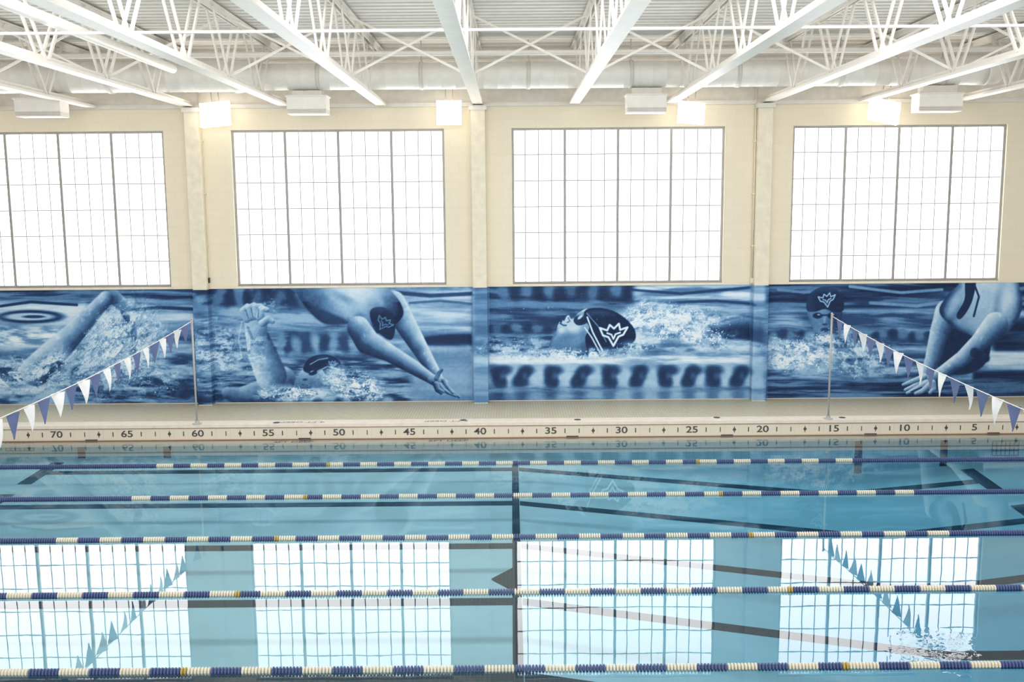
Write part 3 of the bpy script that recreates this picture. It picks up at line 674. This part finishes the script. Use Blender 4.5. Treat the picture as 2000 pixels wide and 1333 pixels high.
    c.shape([(1886, 545), (1906, 545), (1898, 590), (1878, 622), (1868, 616), (1884, 585)], 0.05, 1.2); c.line([(1900, 548), (1912, 580), (1902, 618)], 2, 0.08)
    c.ell(1948, 600, 8, 40, 0.34, 0.9, 0.5, 0.15); c.ell(1968, 585, 12, 26, 0.88, 0.9, 0.6, 0.3); c.ell(1860, 600, 8, 24, 0.8, 0.9, 0.5, 0.5)
    c.limb([(1945, 635), (1915, 668), (1880, 700), (1840, 728), (1812, 748)], [25, 19, 15, 12, 10], 0.49, 0.38, (-0.5, -0.8), 1.8, 114)
    c.limb([(1905, 690), (1925, 700)], [10, 8], 0.06, 0.03, (0, -1), 3, 115)
    for a, m, b in (((1812, 740), (1790, 752), (1768, 762)), ((1810, 748), (1790, 760), (1772, 768)), ((1816, 752), (1802, 764), (1788, 769)), ((1806, 736), (1786, 744), (1764, 752)), ((1822, 748), (1824, 760), (1816, 768))):
        c.limb([a, m, b], [6, 5, 3], 0.52, 0.3, (-0.3, -0.9), 1.1, 116)
    c.line([(1800, 757), (1780, 766)], 1.2, 0.15)
    # overall print grain and print contrast; the column strips are printed paler
    t = np.clip(c.t+0.06*(fbm(x/5, y/4, 140, 2)-0.5), 0.0, 1.0)
    c.t = np.clip(0.65*t+0.35*sm(0.06, 0.94, t), 0, 1)
    i = c.sub(921, 956, 500, 850); c.put(i, 0.5, 0.55)
    i = c.sub(1464, 1500, 500, 850); c.put(i, 0.35, 0.5)

MT, MBt = 2.745, 0.02
def path_cols(pts, step):
    out = []
    for (a, b) in zip(pts, pts[1:]):
        L = math.hypot(b[0]-a[0], b[1]-a[1]); n = max(1, int(L/step))
        out += [(a[0]+(b[0]-a[0])*i/n, a[1]+(b[1]-a[1])*i/n) for i in range(n)]
    return out+[pts[-1]]
def mural_mat():
    m, nt, b = newmat('blue tinted mural print')
    a = nt.nodes.new('ShaderNodeAttribute'); a.attribute_name = 'tone'
    r = nt.nodes.new('ShaderNodeValToRGB'); nt.links.new(a.outputs['Fac'], r.inputs['Fac'])
    st = [(0.0, (26, 40, 70)), (0.2, (46, 75, 118)), (0.45, (92, 136, 180)), (0.7, (156, 191, 219)), (1.0, (230, 239, 245))]
    el = r.color_ramp.elements
    el[0].position = 0; el[0].color = lin(st[0][1])+(1,); el[1].position = 1; el[1].color = lin(st[-1][1])+(1,)
    for p, c in st[1:-1]: q = el.new(p); q.color = lin(c)+(1,)
    nt.links.new(r.outputs['Color'], b.inputs['Base Color']); b.inputs['Roughness'].default_value = 0.5; b.inputs['Specular IOR Level'].default_value = 0.12
    return m
M['mural'] = mural_mat(); yw = WALL-0.012; yp = WALL-0.262; hw = 0.172
STEP = 0.0125
jobs = [([(-14.0, yw), (XP[0]-hw, yw)], 'wall_mural', 'blue mural of a bent arm rising from spray, far left'),
        ([(XP[0]-hw, yw), (XP[0]-hw, yp), (XP[0]+hw, yp), (XP[0]+hw, yw)], 'column_mural', 'narrow blue mural strip wrapped round the left column'),
        ([(XP[0]+hw, yw), (XP[1]-hw, yw)], 'wall_mural', 'blue mural of a freestyle swimmer and a diver'),
        ([(XP[1]-hw, yw), (XP[1]-hw, yp), (XP[1]+hw, yp), (XP[1]+hw, yw)], 'column_mural', 'narrow blue mural strip wrapped round the middle column'),
        ([(XP[1]+hw, yw), (XP[2]-hw, yw)], 'wall_mural', 'blue mural of a backstroke swimmer above a float row'),
        ([(XP[2]-hw, yw), (XP[2]-hw, yp), (XP[2]+hw, yp), (XP[2]+hw, yw)], 'column_mural', 'narrow blue mural strip wrapped round the right column'),
        ([(XP[2]+hw, yw), (13.2, yw)], 'wall_mural', 'blue mural of a butterfly swimmer and a crouching swimmer')]
for pts, nme, lab in jobs:
    cols = np.array(path_cols(pts, STEP)); nz = int((MT-MBt)/STEP); zs = np.linspace(MBt, MT, nz+1)
    nc = len(cols); X = np.repeat(cols[:,0], nz+1); Y = np.repeat(cols[:,1], nz+1); Z = np.tile(zs, nc)
    me = bpy.data.meshes.new(nme); nv = len(X)
    ii, jj = np.meshgrid(np.arange(nc-1), np.arange(nz), indexing='ij'); a = (ii*(nz+1)+jj).ravel()
    q = np.stack([a, a+nz+1, a+nz+2, a+1], 1).astype(np.int32); nf = len(q)
    me.vertices.add(nv); me.vertices.foreach_set('co', np.stack([X, Y, Z], 1).astype(np.float32).ravel())
    me.loops.add(nf*4); me.loops.foreach_set('vertex_index', q.ravel())
    me.polygons.add(nf); me.polygons.foreach_set('loop_start', (np.arange(nf)*4).astype(np.int32)); me.polygons.foreach_set('loop_total', np.full(nf, 4, np.int32))
    me.update(); me.validate()
    # design drawn on the flat of the wall (strips take the picture of the plane behind them)
    u, v = proj(X, np.full(nv, yw), Z); cv = Canvas(u, v); paint(cv)
    at = me.attributes.new('tone', 'FLOAT', 'POINT'); at.data.foreach_set('value', cv.t.astype(np.float32))
    me.materials.append(M['mural']); o = link(nme, me)
    tag(o, lab, 'mural', 'swimming mural along the wall')

# ------------------------------------------------------------------ light, camera
wd = bpy.data.worlds.new('World'); bpy.context.scene.world = wd; wd.use_nodes = True
bg = wd.node_tree.nodes['Background']; bg.inputs[0].default_value = (1.0, 0.975, 0.94, 1); bg.inputs[1].default_value = 0.57
def area(loc, rot, sx, sy, e, col=(1, 0.975, 0.94)):
    l = bpy.data.lights.new('area', 'AREA'); l.shape = 'RECTANGLE'; l.size = sx; l.size_y = sy; l.energy = e; l.color = col
    o = bpy.data.objects.new('added_fill_light', l); C.objects.link(o); o.location = loc; o.rotation_euler = rot; return o
area((0, -3, 5.5), (math.radians(88), 0, 0), 28, 4, 1850)  # added fill behind the camera, brightens the far wall and mural
area((0, 6, 4.2), (math.radians(160), 0, 0), 24, 3, 380)  # added upward fill out of view, lifts the ceiling and trusses
area((0, 14.3, 8.1), (math.radians(12), 0, 0), 22, 4, 1700, (0.98, 0.985, 1.0))  # added unseen fill under the roof, brightens the water and pool bottom
cam = bpy.data.cameras.new('camera'); cam.sensor_width = 36; cam.lens = F/2000*36; co = bpy.data.objects.new('camera', cam); C.objects.link(co)
co.matrix_world = Matrix.Translation((0, 0, H)) @ RM.to_4x4(); bpy.context.scene.camera = co
bpy.context.scene.view_settings.view_transform = 'Standard'
bpy.context.scene.view_settings.exposure = 0.0
